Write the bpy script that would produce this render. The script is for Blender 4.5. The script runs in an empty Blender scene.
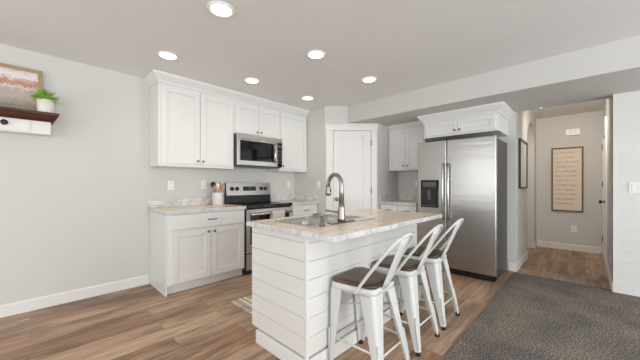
import bpy, bmesh, math, random
from mathutils import Vector, Matrix
PI = math.pi
R = math.radians
S = bpy.context.scene
COL = S.collection

# ------------------------------------------------------------------ camera
cam_d = bpy.data.cameras.new('camera')
cam = bpy.data.objects.new('camera', cam_d); COL.objects.link(cam)
cam_d.sensor_width = 36.0
cam_d.lens = 277.4 / 640 * 36.0
cam_d.shift_y = 4.0 / 640
cam_d.clip_start = 0.05
cam.location = (0, 0, 1.2)
cam.rotation_euler = (R(90), 0, R(43.744 - 90))
S.camera = cam

# ------------------------------------------------------------------ world, exposure
S.view_settings.view_transform = 'Standard'
S.view_settings.look = 'None'
S.view_settings.gamma = 1.0
S.view_settings.use_curve_mapping = False
S.view_settings.exposure = 0.12
W = bpy.data.worlds.new('world'); S.world = W
W.use_nodes = True
wn = W.node_tree
bg = wn.nodes['Background']
bg.inputs['Color'].default_value = (0.80, 0.90, 1.0, 1)
bg.inputs['Strength'].default_value = 1.0

def area(name, loc, rot, sx, sy, power, color=(1, 1, 1), spread=180):
    d = bpy.data.lights.new(name, 'AREA')
    d.shape = 'RECTANGLE'; d.size = sx; d.size_y = sy
    d.energy = power; d.color = color; d.spread = R(spread)
    o = bpy.data.objects.new(name, d); COL.objects.link(o)
    o.location = loc; o.rotation_euler = rot
    return o

# daylight through the windows of the living room behind the camera
DAY = (0.95, 0.98, 1.0)
area('daylight_rear_window', (0.2, -4.32, 1.35), (R(115), 0, 0), 3.2, 1.9, 140, DAY)
area('daylight_rear_door', (3.2, -4.32, 1.15), (R(115), 0, 0), 1.5, 2.0, 75, DAY)
area('daylight_side_window', (-2.92, -0.9, 1.4), (R(115), 0, R(-90)), 2.6, 1.7, 62, DAY)
area('daylight_dining_window', (-2.92, 2.3, 1.4), (R(115), 0, R(-90)), 1.5, 1.7, 30, DAY)
CAN_POWER = 4.5
CAN_COLOR = (1.0, 0.93, 0.84)

# ------------------------------------------------------------------ materials
def lin(c):
    return c / 12.92 if c <= 0.04045 else ((c + 0.055) / 1.055) ** 2.4
def rgb(h):
    h = h.lstrip('#')
    return tuple(lin(int(h[i:i + 2], 16) / 255) for i in (0, 2, 4)) + (1,)

def mat(name, col, rough=0.5, metal=0.0, noise=0.0, nscale=8.0, bump=0.0, bscale=60.0, spec=0.5, emit=None, estr=0.0, stretch=None):
    m = bpy.data.materials.new(name); m.use_nodes = True
    nt = m.node_tree; b = nt.nodes['Principled BSDF']
    c = rgb(col) if isinstance(col, str) else col
    b.inputs['Base Color'].default_value = c
    b.inputs['Roughness'].default_value = rough
    b.inputs['Metallic'].default_value = metal
    b.inputs['Specular IOR Level'].default_value = spec
    tc = nt.nodes.new('ShaderNodeTexCoord')
    src = tc.outputs['Object']
    if stretch:
        mp = nt.nodes.new('ShaderNodeMapping'); mp.inputs['Scale'].default_value = stretch
        nt.links.new(src, mp.inputs['Vector']); src = mp.outputs['Vector']
    n = nt.nodes.new('ShaderNodeTexNoise')
    n.inputs['Scale'].default_value = nscale; n.inputs['Detail'].default_value = 5
    nt.links.new(src, n.inputs['Vector'])
    mx = nt.nodes.new('ShaderNodeMix'); mx.data_type = 'RGBA'
    k = noise
    mx.inputs['A'].default_value = tuple(max(0, x * (1 - k)) for x in c[:3]) + (1,)
    mx.inputs['B'].default_value = tuple(min(1, x * (1 + k)) for x in c[:3]) + (1,)
    nt.links.new(n.outputs['Fac'], mx.inputs['Factor'])
    nt.links.new(mx.outputs['Result'], b.inputs['Base Color'])
    if bump > 0:
        n2 = nt.nodes.new('ShaderNodeTexNoise'); n2.inputs['Scale'].default_value = bscale; n2.inputs['Detail'].default_value = 3
        nt.links.new(src, n2.inputs['Vector'])
        bp = nt.nodes.new('ShaderNodeBump'); bp.inputs['Strength'].default_value = bump; bp.inputs['Distance'].default_value = 0.004
        nt.links.new(n2.outputs['Fac'], bp.inputs['Height'])
        nt.links.new(bp.outputs['Normal'], b.inputs['Normal'])
    if emit:
        b.inputs['Emission Color'].default_value = rgb(emit)
        b.inputs['Emission Strength'].default_value = estr
    return m

def ramp(nt, stops):
    r = nt.nodes.new('ShaderNodeValToRGB')
    e = r.color_ramp.elements
    while len(e) < len(stops): e.new(0.5)
    for i, (p, c) in enumerate(stops):
        e[i].position = p; e[i].color = rgb(c) if isinstance(c, str) else c
    return r

M = {}
M['wall'] = mat('wall_paint', '#d6d4d0', 0.75, noise=0.02, nscale=3, bump=0.10, bscale=140)
M['ceiling'] = mat('ceiling_paint', '#efeeec', 0.85, noise=0.03, nscale=30, bump=0.25, bscale=90)
M['white'] = mat('white_trim_paint', '#eae8e5', 0.4, noise=0.012, nscale=5)
M['cab'] = mat('cabinet_paint', '#e9e8e5', 0.35, noise=0.012, nscale=5)
M['ship'] = mat('shiplap_paint', '#e4e3df', 0.45, noise=0.02, nscale=4)
M['gap'] = mat('shiplap_groove', '#a8a7a4', 0.8)
M['steel'] = mat('stainless_steel', '#bab8b5', 0.24, 1.0, noise=0.05, nscale=6, stretch=(60, 60, 0.8))
M['steel_h'] = mat('stainless_steel_horizontal', '#cfccc8', 0.28, 1.0, noise=0.05, nscale=6, stretch=(0.8, 0.8, 80))
M['fridgesteel'] = mat('wavy_stainless_door', '#b5b3b0', 0.29, 1.0, noise=0.05, nscale=6, stretch=(.5, .5, 7), bump=.8, bscale=1.3)
M['rimsteel'] = mat('sink_rim_steel_lit', '#d6d3ce', 0.16, 1.0, noise=0.04, nscale=12)  # same steel as the bowl, coloured brighter to stand for the lit rim
M['sinksteel'] = mat('sink_steel_shaded', '#c0bfbe', 0.28, 1.0, noise=0.05, nscale=12)  # coloured darker than the rim to stand for shade inside the bowl
M['nickel'] = mat('brushed_nickel', '#98938c', 0.3, 1.0, noise=0.05, nscale=20)
M['bronze'] = mat('bronze_knob_metal', '#85745f', 0.3, 1.0, noise=0.1, nscale=20)
M['iron'] = mat('dark_iron', '#4a4744', 0.45, 0.8, noise=0.1, nscale=30)
M['black'] = mat('black_plastic', '#1a1a1b', 0.35, noise=0.1, nscale=10)
M['blackglass'] = mat('black_glass', '#0c0c0d', 0.06, noise=0.05, nscale=3, spec=0.6)
M['grey'] = mat('grey_plastic', '#5a5b5d', 0.4, noise=0.05)
M['fridgeside'] = mat('dark_grey_painted_steel', '#505153', 0.4, 0.4, noise=0.05, nscale=20)
M['display'] = mat('lit_display', '#10182c', 0.2, emit='#3a78ff', estr=0.25)
M['stoolwhite'] = mat('white_powder_coat', '#d6d6d3', 0.33, noise=0.02, nscale=6)
M['rubber'] = mat('black_rubber', '#161616', 0.7, noise=0.1)
M['plate'] = mat('white_plastic', '#f3f2ef', 0.35, noise=0.01)
M['slot'] = mat('dark_slot', '#55534f', 0.7, noise=0.05)
M['emit'] = mat('lit_diffuser', '#ffffff', 0.5, emit='#fff6ea', estr=6.0)
M['crock'] = mat('speckled_ceramic', '#e2dfdb', 0.5, noise=0.10, nscale=40)
M['woodlight'] = mat('light_wood', '#b98d62', 0.55, noise=0.2, nscale=12, stretch=(1, 1, 0.2))
M['towel'] = mat('linen_towel', '#d9d3c9', 0.9, noise=0.12, nscale=120, bump=0.4, bscale=250)
M['rug'] = mat('woven_rug', '#c6b59c', 0.95, noise=0.2, nscale=90, bump=0.6, bscale=200)
M['rugstripe'] = mat('cream_yarn', '#ece6da', 0.95, noise=0.1, nscale=120, bump=0.5, bscale=200)
M['leaf'] = mat('green_leaf', '#88b53e', 0.5, noise=0.45, nscale=40)
M['pot'] = mat('white_ceramic_pot', '#e8e5dc', 0.5, noise=0.03)
M['soil'] = mat('soil', '#3a2c20', 0.95, noise=0.3, nscale=50)
M['frametan'] = mat('tan_wood_frame', '#a99173', 0.55, noise=0.15, nscale=10, stretch=(1, 8, 8))
M['frameblack'] = mat('dark_grey_frame', '#3d3b39', 0.45, noise=0.1)
M['framebrown'] = mat('brown_wood_frame', '#75603f', 0.55, noise=0.2, nscale=12, stretch=(6, 6, 1))
M['mat'] = mat('print_paper', '#eae7e1', 0.7, noise=0.03)
M['canvas'] = mat('sign_board', '#eddccb', 0.75, noise=0.05, nscale=6)
M['ink'] = mat('brown_ink', '#8d7a68', 0.8, noise=0.1)
M['brass'] = mat('dark_hinge', '#6f6659', 0.35, 1.0, noise=0.1)

def wood(name, c1, c2, c3, scale=1.0, axis='X', rough=0.4):
    m = bpy.data.materials.new(name); m.use_nodes = True
    nt = m.node_tree; b = nt.nodes['Principled BSDF']; L = nt.links.new
    tc = nt.nodes.new('ShaderNodeTexCoord')
    mp = nt.nodes.new('ShaderNodeMapping')
    mp.inputs['Scale'].default_value = {'X': (1.5, 22, 22), 'Y': (22, 1.5, 22), 'Z': (22, 22, 1.5)}[axis]
    L(tc.outputs['Object'], mp.inputs['Vector'])
    n = nt.nodes.new('ShaderNodeTexNoise'); n.inputs['Scale'].default_value = scale; n.inputs['Detail'].default_value = 8; n.inputs['Distortion'].default_value = 0.6
    L(mp.outputs['Vector'], n.inputs['Vector'])
    r = ramp(nt, [(0.28, c1), (0.5, c2), (0.72, c3)])
    L(n.outputs['Fac'], r.inputs['Fac']); L(r.outputs['Color'], b.inputs['Base Color'])
    b.inputs['Roughness'].default_value = rough
    bp = nt.nodes.new('ShaderNodeBump'); bp.inputs['Strength'].default_value = 0.15; bp.inputs['Distance'].default_value = 0.002
    L(n.outputs['Fac'], bp.inputs['Height']); L(bp.outputs['Normal'], b.inputs['Normal'])
    return m
M['seatwood'] = wood('walnut_seat', '#33251d', '#513a2e', '#725340', 1.3, 'Y', 0.35)
M['shelfwood'] = wood('dark_walnut_shelf', '#2e160c', '#4c2716', '#653822', 1.2, 'X', 0.4)

def plank_floor():
    m = bpy.data.materials.new('oak_plank_floor'); m.use_nodes = True
    nt = m.node_tree; b = nt.nodes['Principled BSDF']; L = nt.links.new; N = nt.nodes.new
    tc = N('ShaderNodeTexCoord')
    br = N('ShaderNodeTexBrick')
    br.offset = 0.37; br.offset_frequency = 2
    br.inputs['Scale'].default_value = 1.0
    br.inputs['Brick Width'].default_value = 1.22
    br.inputs['Row Height'].default_value = 0.18
    br.inputs['Mortar Size'].default_value = 0.0016
    br.inputs['Mortar Smooth'].default_value = 0.1
    br.inputs['Color1'].default_value = (0, 0, 0, 1); br.inputs['Color2'].default_value = (1, 1, 1, 1)
    br.inputs['Mortar'].default_value = (0.5, 0.5, 0.5, 1)
    L(tc.outputs['Object'], br.inputs['Vector'])
    # per plank offset for the grain
    sep = N('ShaderNodeSeparateColor'); L(br.outputs['Color'], sep.inputs['Color'])
    mul = N('ShaderNodeMath'); mul.operation = 'MULTIPLY'; mul.inputs[1].default_value = 37.0
    L(sep.outputs['Red'], mul.inputs[0])
    cmb = N('ShaderNodeCombineXYZ'); L(mul.outputs[0], cmb.inputs['X']); L(mul.outputs[0], cmb.inputs['Z'])
    add = N('ShaderNodeVectorMath'); add.operation = 'ADD'
    L(tc.outputs['Object'], add.inputs[0]); L(cmb.outputs[0], add.inputs[1])
    mp = N('ShaderNodeMapping'); mp.inputs['Scale'].default_value = (1.7, 22, 1)
    L(add.outputs[0], mp.inputs['Vector'])
    n = N('ShaderNodeTexNoise'); n.inputs['Scale'].default_value = 1.6; n.inputs['Detail'].default_value = 9; n.inputs['Roughness'].default_value = 0.62; n.inputs['Distortion'].default_value = 0.8
    L(mp.outputs[0], n.inputs['Vector'])
    grain = ramp(nt, [(0.30, '#674733'), (0.43, '#9c7a61'), (0.56, '#bd9a7f'), (0.72, '#e0c9b4')])
    L(n.outputs['Fac'], grain.inputs['Fac'])
    tone = ramp(nt, [(0.0, '#7d5b43'), (0.25, '#ad8767'), (0.6, '#bba38d'), (1.0, '#d2b294')])
    L(sep.outputs['Red'], tone.inputs['Fac'])
    mx = N('ShaderNodeMix'); mx.data_type = 'RGBA'; mx.blend_type = 'MIX'; mx.inputs['Factor'].default_value = 0.48
    L(grain.outputs[0], mx.inputs['A']); L(tone.outputs[0], mx.inputs['B'])
    # dark weathered patches
    mp2 = N('ShaderNodeMapping'); mp2.inputs['Scale'].default_value = (1.2, 5, 1); L(add.outputs[0], mp2.inputs['Vector'])
    n2 = N('ShaderNodeTexNoise'); n2.inputs['Scale'].default_value = 1.4; n2.inputs['Detail'].default_value = 4; L(mp2.outputs[0], n2.inputs['Vector'])
    patch = ramp(nt, [(0.40, (0.50, 0.47, 0.45, 1)), (0.53, (1.06, 1.04, 1.02, 1))])
    L(n2.outputs['Fac'], patch.inputs['Fac'])
    mm = N('ShaderNodeMix'); mm.data_type = 'RGBA'; mm.blend_type = 'MULTIPLY'; mm.inputs['Factor'].default_value = 0.75
    L(mx.outputs['Result'], mm.inputs['A']); L(patch.outputs[0], mm.inputs['B'])
    gp = N('ShaderNodeMix'); gp.data_type = 'RGBA'; gp.inputs['B'].default_value = rgb('#4e382a')
    gf = N('ShaderNodeMath'); gf.operation = 'MULTIPLY'; gf.inputs[1].default_value = 0.6
    L(br.outputs['Fac'], gf.inputs[0]); L(gf.outputs[0], gp.inputs['Factor'])
    L(mm.outputs['Result'], gp.inputs['A']); L(gp.outputs['Result'], b.inputs['Base Color'])
    b.inputs['Roughness'].default_value = 0.42
    bp = N('ShaderNodeBump'); bp.inputs['Strength'].default_value = 0.2; bp.inputs['Distance'].default_value = 0.002
    L(n.outputs['Fac'], bp.inputs['Height']); L(bp.outputs[0], b.inputs['Normal'])
    return m
M['floor'] = plank_floor()

def carpet_mat():
    m = bpy.data.materials.new('grey_carpet'); m.use_nodes = True
    nt = m.node_tree; b = nt.nodes['Principled BSDF']; L = nt.links.new; N = nt.nodes.new
    tc = N('ShaderNodeTexCoord')
    n = N('ShaderNodeTexNoise'); n.inputs['Scale'].default_value = 85; n.inputs['Detail'].default_value = 4; n.inputs['Roughness'].default_value = 0.7
    L(tc.outputs['Object'], n.inputs['Vector'])
    n2 = N('ShaderNodeTexNoise'); n2.inputs['Scale'].default_value = 3.2; n2.inputs['Detail'].default_value = 3
    L(tc.outputs['Object'], n2.inputs['Vector'])
    r = ramp(nt, [(0.34, '#45423e'), (0.5, '#827a73'), (0.66, '#c4bbb0')])
    L(n.outputs['Fac'], r.inputs['Fac'])
    r2 = ramp(nt, [(0.35, (0.70, 0.72, 0.76, 1)), (0.65, (1.1, 1.04, 0.98, 1))])
    L(n2.outputs['Fac'], r2.inputs['Fac'])
    mm = N('ShaderNodeMix'); mm.data_type = 'RGBA'; mm.blend_type = 'MULTIPLY'; mm.inputs['Factor'].default_value = 1
    L(r.outputs[0], mm.inputs['A']); L(r2.outputs[0], mm.inputs['B']); L(mm.outputs['Result'], b.inputs['Base Color'])
    b.inputs['Roughness'].default_value = 1.0; b.inputs['Specular IOR Level'].default_value = 0.1
    bp = N('ShaderNodeBump'); bp.inputs['Strength'].default_value = 0.9; bp.inputs['Distance'].default_value = 0.01
    L(n.outputs['Fac'], bp.inputs['Height']); L(bp.outputs[0], b.inputs['Normal'])
    return m
M['carpet'] = carpet_mat()

def stone(name, cols, vein, rot=0.5, vscale=3.0, rough=0.25):
    m = bpy.data.materials.new(name); m.use_nodes = True
    nt = m.node_tree; b = nt.nodes['Principled BSDF']; L = nt.links.new; N = nt.nodes.new
    tc = N('ShaderNodeTexCoord')
    mp = N('ShaderNodeMapping'); mp.inputs['Rotation'].default_value = (0.3, 0.5, rot); mp.inputs['Scale'].default_value = (1.0, 3.2, 2.2)
    L(tc.outputs['Object'], mp.inputs['Vector'])
    n = N('ShaderNodeTexNoise'); n.inputs['Scale'].default_value = 2.2; n.inputs['Detail'].default_value = 7; n.inputs['Distortion'].default_value = 1.4
    L(mp.outputs[0], n.inputs['Vector'])
    r = ramp(nt, [(0.30, cols[0]), (0.46, cols[1]), (0.56, cols[2]), (0.72, cols[3])])
    L(n.outputs['Fac'], r.inputs['Fac'])
    n2 = N('ShaderNodeTexNoise'); n2.inputs['Scale'].default_value = vscale; n2.inputs['Detail'].default_value = 8; n2.inputs['Distortion'].default_value = 2.0
    L(mp.outputs[0], n2.inputs['Vector'])
    sub = N('ShaderNodeMath'); sub.operation = 'SUBTRACT'; sub.inputs[1].default_value = 0.5; L(n2.outputs['Fac'], sub.inputs[0])
    ab = N('ShaderNodeMath'); ab.operation = 'ABSOLUTE'; L(sub.outputs[0], ab.inputs[0])
    vr = ramp(nt, [(0.0, (0.75, 0.75, 0.75, 1)), (0.03, (0, 0, 0, 1))]); L(ab.outputs[0], vr.inputs['Fac'])
    mx = N('ShaderNodeMix'); mx.data_type = 'RGBA'; mx.inputs['B'].default_value = rgb(vein)
    L(vr.outputs[0], mx.inputs['Factor']); L(r.outputs[0], mx.inputs['A']); L(mx.outputs['Result'], b.inputs['Base Color'])
    b.inputs['Roughness'].default_value = rough
    return m
M['stone'] = stone('marbled_top_warm_sheen', ['#e2d1c0', '#f1dcc6', '#f6e8d8', '#f5f1ec'], '#ccb197', 0.4)  # warm reflection at grazing angles is put into this top colour
M['stoneedge'] = stone('marbled_edge_cool_lit', ['#bcbdc0', '#d0d2d7', '#dfe0e3', '#dad5ce'], '#aaa6a2', 0.9, 2.0)  # same laminate, upright faces coloured cooler and whiter as the light shows them
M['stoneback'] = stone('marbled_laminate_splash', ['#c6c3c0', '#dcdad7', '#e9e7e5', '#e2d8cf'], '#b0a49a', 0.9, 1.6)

# ------------------------------------------------------------------ mesh helpers
class B:
    """collects shapes of one part; build() links them as ONE mesh object"""
    def __init__(s, m=None): s.bm = bmesh.new(); s.m = m or Matrix.Identity(4)
    def _v(s, co): return s.bm.verts.new(s.m @ Vector(co))
    def box(s, x0, x1, y0, y1, z0, z1):
        x0, x1 = min(x0, x1), max(x0, x1); y0, y1 = min(y0, y1), max(y0, y1); z0, z1 = min(z0, z1), max(z0, z1)
        v = [s._v((x, y, z)) for x in (x0, x1) for y in (y0, y1) for z in (z0, z1)]
        for f in ((0, 1, 3, 2), (4, 6, 7, 5), (0, 4, 5, 1), (2, 3, 7, 6), (0, 2, 6, 4), (1, 5, 7, 3)):
            s.bm.faces.new([v[i] for i in f])
        return s
    def loft(s, rings, cap=True, close=True, smooth=True):
        vs = [[s._v(p) for p in r] for r in rings]
        n = len(vs[0])
        for a, b in zip(vs, vs[1:]):
            for i in range(n if close else n - 1):
                j = (i + 1) % n
                f = s.bm.faces.new((a[i], a[j], b[j], b[i])); f.smooth = smooth
        if cap and close:
            s.bm.faces.new(vs[0][::-1]); s.bm.faces.new(vs[-1])
        return s
    def tube(s, pts, r, n=10, cap=True, flat=1.0, up=None):
        pts = [Vector(p) for p in pts]
        rr = r if isinstance(r, (list, tuple)) else [r] * len(pts)
        rings = []; prev = None
        for i, p in enumerate(pts):
            t = (pts[min(i + 1, len(pts) - 1)] - pts[max(i - 1, 0)]).normalized()
            if prev is None:
                u = Vector(up) if up else (Vector((0, 0, 1)) if abs(t.z) < 0.9 else Vector((1, 0, 0)))
            else: u = prev
            a = (u - t * u.dot(t)).normalized(); prev = a
            b = t.cross(a)
            rings.append([p + a * math.cos(2 * PI * k / n) * rr[i] + b * math.sin(2 * PI * k / n) * rr[i] * flat for k in range(n)])
        return s.loft(rings, cap)
    def lathe(s, prof, c=(0, 0, 0), n=24, axis='Z', smooth=True):
        rings = []
        for (r, h) in prof:
            ring = []
            for k in range(n):
                a = 2 * PI * k / n; x, y = r * math.cos(a), r * math.sin(a)
                p = {'Z': (x, y, h), 'Y': (x, h, -y), 'X': (h, x, y)}[axis]
                ring.append(Vector(p) + Vector(c))
            rings.append(ring)
        return s.loft(rings, True, True, smooth)
    def prism(s, poly, axis, a, b, smooth=False):
        """polygon (2-D) extruded along an axis from a to b"""
        def P(p, t): return {'X': (t, p[0], p[1]), 'Y': (p[0], t, p[1]), 'Z': (p[0], p[1], t)}[axis]
        return s.loft([[P(p, a) for p in poly], [P(p, b) for p in poly]], True, True, smooth)
    def quad(s, a, b, c, d): s.bm.faces.new([s._v(p) for p in (a, b, c, d)]); return s
    def build(s, name, material, parent=None, bevel=0.0, seg=2, loc=None):
        bmesh.ops.recalc_face_normals(s.bm, faces=s.bm.faces[:])
        base = OFF.get(parent.name, Vector((0, 0, 0))) if parent else Vector(loc or (0, 0, 0))
        bmesh.ops.translate(s.bm, verts=s.bm.verts[:], vec=-base)
        me = bpy.data.meshes.new(name); s.bm.to_mesh(me); s.bm.free()
        me.materials.append(material)
        o = bpy.data.objects.new(name, me); COL.objects.link(o)
        if parent: o.parent = parent
        else: o.location = base
        OFF[o.name] = base
        if bevel > 0:
            bv = o.modifiers.new('bevel', 'BEVEL'); bv.width = bevel; bv.segments = seg; bv.limit_method = 'ANGLE'; bv.angle_limit = R(40)
        return o
OFF = {}

def tag(o, label, cat, group=None):
    o['label'] = label; o['category'] = cat
    if group: o['group'] = group
    return o
def thing(name, label, cat, loc=(0, 0, 0), group=None):
    o = bpy.data.objects.new(name, None); COL.objects.link(o)
    o.empty_display_size = 0.05; o.location = loc; OFF[o.name] = Vector(loc)
    return tag(o, label, cat, group)
def struct(o): o['kind'] = 'structure'; return o
def dup(root, delta, label, group=None):
    def cp(o, parent):
        c = o.copy(); COL.objects.link(c)
        if parent: c.parent = parent
        for ch in [x for x in list(COL.objects) if x.parent == o]: cp(ch, c)
        return c
    r = cp(root, None); r.location = root.location + Vector(delta); r['label'] = label
    if group: r['group'] = group
    return r
def frame(origin, u, d):
    """local x = u (viewer's right), local y = d INTO the furniture, local z = up"""
    u = Vector(u).normalized(); d = Vector(d).normalized(); o = Vector(origin)
    return Matrix(((u.x, d.x, 0, o.x), (u.y, d.y, 0, o.y), (0, 0, 1, o.z), (0, 0, 0, 1)))
# frames: stove wall (front faces -Y), fridge wall (front faces -X), pantry diagonal
def FS(x, y, z=0): return frame((x, y, z), (1, 0), (0, 1))
def FF(x, y, z=0): return frame((x, y, z), (0, -1), (1, 0))

def shaker(m, u0, u1, z0, z1, th=0.02, rail=0.065, rec=0.013):
    """recessed panel door; its front lies at local y = -th"""
    b = B(m)
    b.box(u0, u0 + rail, -th, 0, z0, z1).box(u1 - rail, u1, -th, 0, z0, z1)
    b.box(u0 + rail, u1 - rail, -th, 0, z0, z0 + rail).box(u0 + rail, u1 - rail, -th, 0, z1 - rail, z1)
    b.box(u0 + rail, u1 - rail, -th + rec, 0, z0 + rail, z1 - rail)
    # small bead round the panel
    e = 0.008
    b.box(u0 + rail, u0 + rail + e, -th + rec - .004, 0, z0 + rail, z1 - rail).box(u1 - rail - e, u1 - rail, -th + rec - .004, 0, z0 + rail, z1 - rail)
    b.box(u0 + rail, u1 - rail, -th + rec - .004, 0, z0 + rail, z0 + rail + e).box(u0 + rail, u1 - rail, -th + rec - .004, 0, z1 - rail - e, z1 - rail)
    return b
def knob_b(m, u, z, y, r=0.014):
    b = B(m @ Matrix.Translation((u, y, z)))
    b.lathe([(0.005, 0), (0.005, -0.012), (r, -0.016), (r, -0.022), (r * .7, -0.027), (0.001, -0.028)], n=14, axis='Y')
    return b
def pull_b(m, u, z, y, w=0.1):
    b = B(m @ Matrix.Translation((u, y, z)))
    pts = [(-w / 2, 0, 0), (-w / 2, -0.02, 0), (-w * .3, -0.027, 0), (0, -0.03, 0), (w * .3, -0.027, 0), (w / 2, -0.02, 0), (w / 2, 0, 0)]
    b.tube(pts, [.006, .005, .0045, .0045, .0045, .005, .006], 8)
    return b

# ------------------------------------------------------------------ key dimensions
YL = 3.80      # stove wall
XF = 4.60      # fridge wall
YH = 0.69      # hall left wall face
YR = -0.22     # hall right wall face / shiplap corner
XS = 4.45      # shiplap face
XB = 6.78      # hall end wall
ZC = 2.46      # ceiling
ZS = 2.19      # soffit
XM = 3.56      # soffit front
XW, YW = -2.80, -4.20   # living room walls behind the camera
XP = 3.30      # pantry side wall face
PA = (3.30, 3.05); PB = (3.90, 2.45)   # ends of the pantry's diagonal wall

# ------------------------------------------------------------------ room shell
struct(B().box(XW - .2, XB + .2, YW - .2, YL + .2, -0.12, 0).build('floor', M['floor']))
struct(B().box(XW, 4.53, YW, 0.70, 0, 0.012).build('floor_carpet', M['carpet'], bevel=0.006))
struct(B().box(XW - .2, XM + .02, YW - .2, YL + .2, ZC, ZC + .12).box(XM, XB + 1.0, YW - .2, YL + .2, ZC, ZC + .12).build('ceiling', M['ceiling']))
struct(B().prism([(XM, YW), (4.60, YW), (4.60, 2.45), (3.90, 2.45), (XM, 2.79)], 'Z', ZS, ZC - .001).build('ceiling_soffit', M['wall']))
struct(B().box(XW - .15, XP + .1, YL, YL + .15, 0, ZC).build('wall_left', M['wall']))
struct(B().prism([(XP, YL), (XP, PA[1]), PA, PB, (XF, 2.45), (XF, YL)], 'Z', 0, ZC).build('wall_pantry', M['wall']))
struct(B().box(XF, XF + .12, YH, 2.6, 0, ZC).build('wall_fridge', M['wall']))
# hall: left wall with an arched opening
ax0, ax1, zs = 5.62, 6.50, 1.83
ar = (ax1 - ax0) / 2; axc = (ax0 + ax1) / 2
hl = B()
hl.box(XF + .12, ax0, YH, YH + .12, 0, ZC).box(ax1, XB, YH, YH + .12, 0, ZC)
na = 20
arc = [(axc - ar * math.cos(PI * k / na), zs + ar * math.sin(PI * k / na)) for k in range(na + 1)]
for (p, q) in zip(arc, arc[1:]):
    hl.prism([p, q, (q[0], ZC), (p[0], ZC)], 'Y', YH, YH + .12)
hl.box(ax0 - .001, ax0, YH, YH + .12, 0, zs)
struct(hl.build('wall_hall', M['wall']))
struct(B().box(XB, XB + .12, YR - .12, 2.3, 0, ZC).build('wall_hall_end', M['wall']))
struct(B().box(XF + .12, XB, 2.05, 2.17, 0, ZC).build('wall_beyond_arch', M['wall']))
# hall right wall with a doorway, and header over the hall opening
hr = B()
hr.box(XS + .03, 5.70, YR - .12, YR, 0, ZC).box(6.48, XB, YR - .12, YR, 0, ZC).box(5.70, 6.48, YR - .12, YR, 2.05, ZC)
struct(hr.build('wall_hall_right', M['wall']))
struct(B().box(XF, XF + .02, YR, YH, ZS, ZC).build('wall_header', M['wall']))
# shiplap accent wall
sw = B()
sw.box(XS + .005, XS + .14, YW, YR, 0, ZS)
z = 0.118
k = 0
while z < ZS:
    z1 = min(z + .117, ZS)
    if z1 - z > .01: sw.box(XS, XS + .02, YW, YR - .02, z, z1 - .0024)
    z += .117
sw.box(XS - .004, XS + .02, YR - .02, YR + .001, 0.118, ZS)
struct(sw.build('wall_right', M['ship']))
# living-room walls behind the camera with window openings
def wall_with_holes(name, along, a0, a1, face, holes, out):
    b = B(); cur = a0
    def bx(p, q, z0, z1):
        if along == 'X': b.box(p, q, face, face + out * .15, z0, z1)
        else: b.box(face, face + out * .15, p, q, z0, z1)
    for (h0, h1, z0, z1) in holes:
        bx(cur, h0, 0, ZC); bx(h0, h1, 0, z0); bx(h0, h1, z1, ZC); cur = h1
    bx(cur, a1, 0, ZC)
    struct(b.build(name, M['wall']))
wall_with_holes('wall_back', 'X', XW - .15, XS + .14, YW, [(-1.4, 1.8, 0.4, 2.3), (2.45, 3.95, 0.05, 2.15)], -1)
wall_with_holes('wall_near', 'Y', YW, YL, XW, [(-2.2, 0.4, 0.55, 2.25), (1.55, 3.05, 0.55, 2.25)], -1)
def window(name, along, face, h0, h1, z0, z1, n, out):
    b = B(); w = .05
    def bx(p, q, a, c, d0=.03, d1=.10):
        if along == 'X': b.box(p, q, face + out * d0, face + out * d1, a, c)
        else: b.box(face + out * d0, face + out * d1, p, q, a, c)
    bx(h0, h1, z0, z0 + w); bx(h0, h1, z1 - w, z1); bx(h0, h0 + w, z0, z1); bx(h1 - w, h1, z0, z1)
    for i in range(1, n):
        c = h0 + (h1 - h0) * i / n; bx(c - .035, c + .035, z0, z1)
    struct(b.build(name, M['white']))
window('window_1', 'X', YW, -1.4, 1.8, .4, 2.3, 3, -1)
window('window_2', 'X', YW, 2.45, 3.95, .05, 2.15, 2, -1)
window('window_3', 'Y', XW, -2.2, .4, .55, 2.25, 3, -1)
window('window_4', 'Y', XW, 1.55, 3.05, .55, 2.25, 2, -1)

# baseboards
def base_profile(h=.11, t=.014): return [(0, 0), (t, 0), (t, h - .012), (t - .006, h), (0, h)]
def bb(name, poly_fn, axis, a, b):
    struct(B().prism(poly_fn, axis, a, b).build(name, M['white']))
P = base_profile()
bb('baseboard_left', [(YL - y, z) for y, z in P], 'X', XW, 0.992)
bb('baseboard_fridge', [(XF - y, z) for y, z in P], 'Y', YH - .014, .77)
bb('baseboard_hall', [(YH - y, z) for y, z in P], 'X', XF - .0125, ax0)
bb('baseboard_hall_far', [(YH - y, z) for y, z in P], 'X', ax1, XB - .015)
bb('baseboard_hall_end', [(XB - y, z) for y, z in P], 'Y', YR + .02, 2.04)
bb('baseboard_hall_right', [(YR + y, z) for y, z in P], 'X', XS + .02, 5.61)
struct(B().box(XS - .014, XS + .01, YW, YR + .006, 0.0, .112).build('baseboard_right', M['white'], bevel=.003))
bb('baseboard_back', [(YW + y, z) for y, z in P], 'X', XW + .02, 2.4)
bb('baseboard_near', [(XW + y, z) for y, z in P], 'Y', YW + .02, YL - .02)

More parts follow.
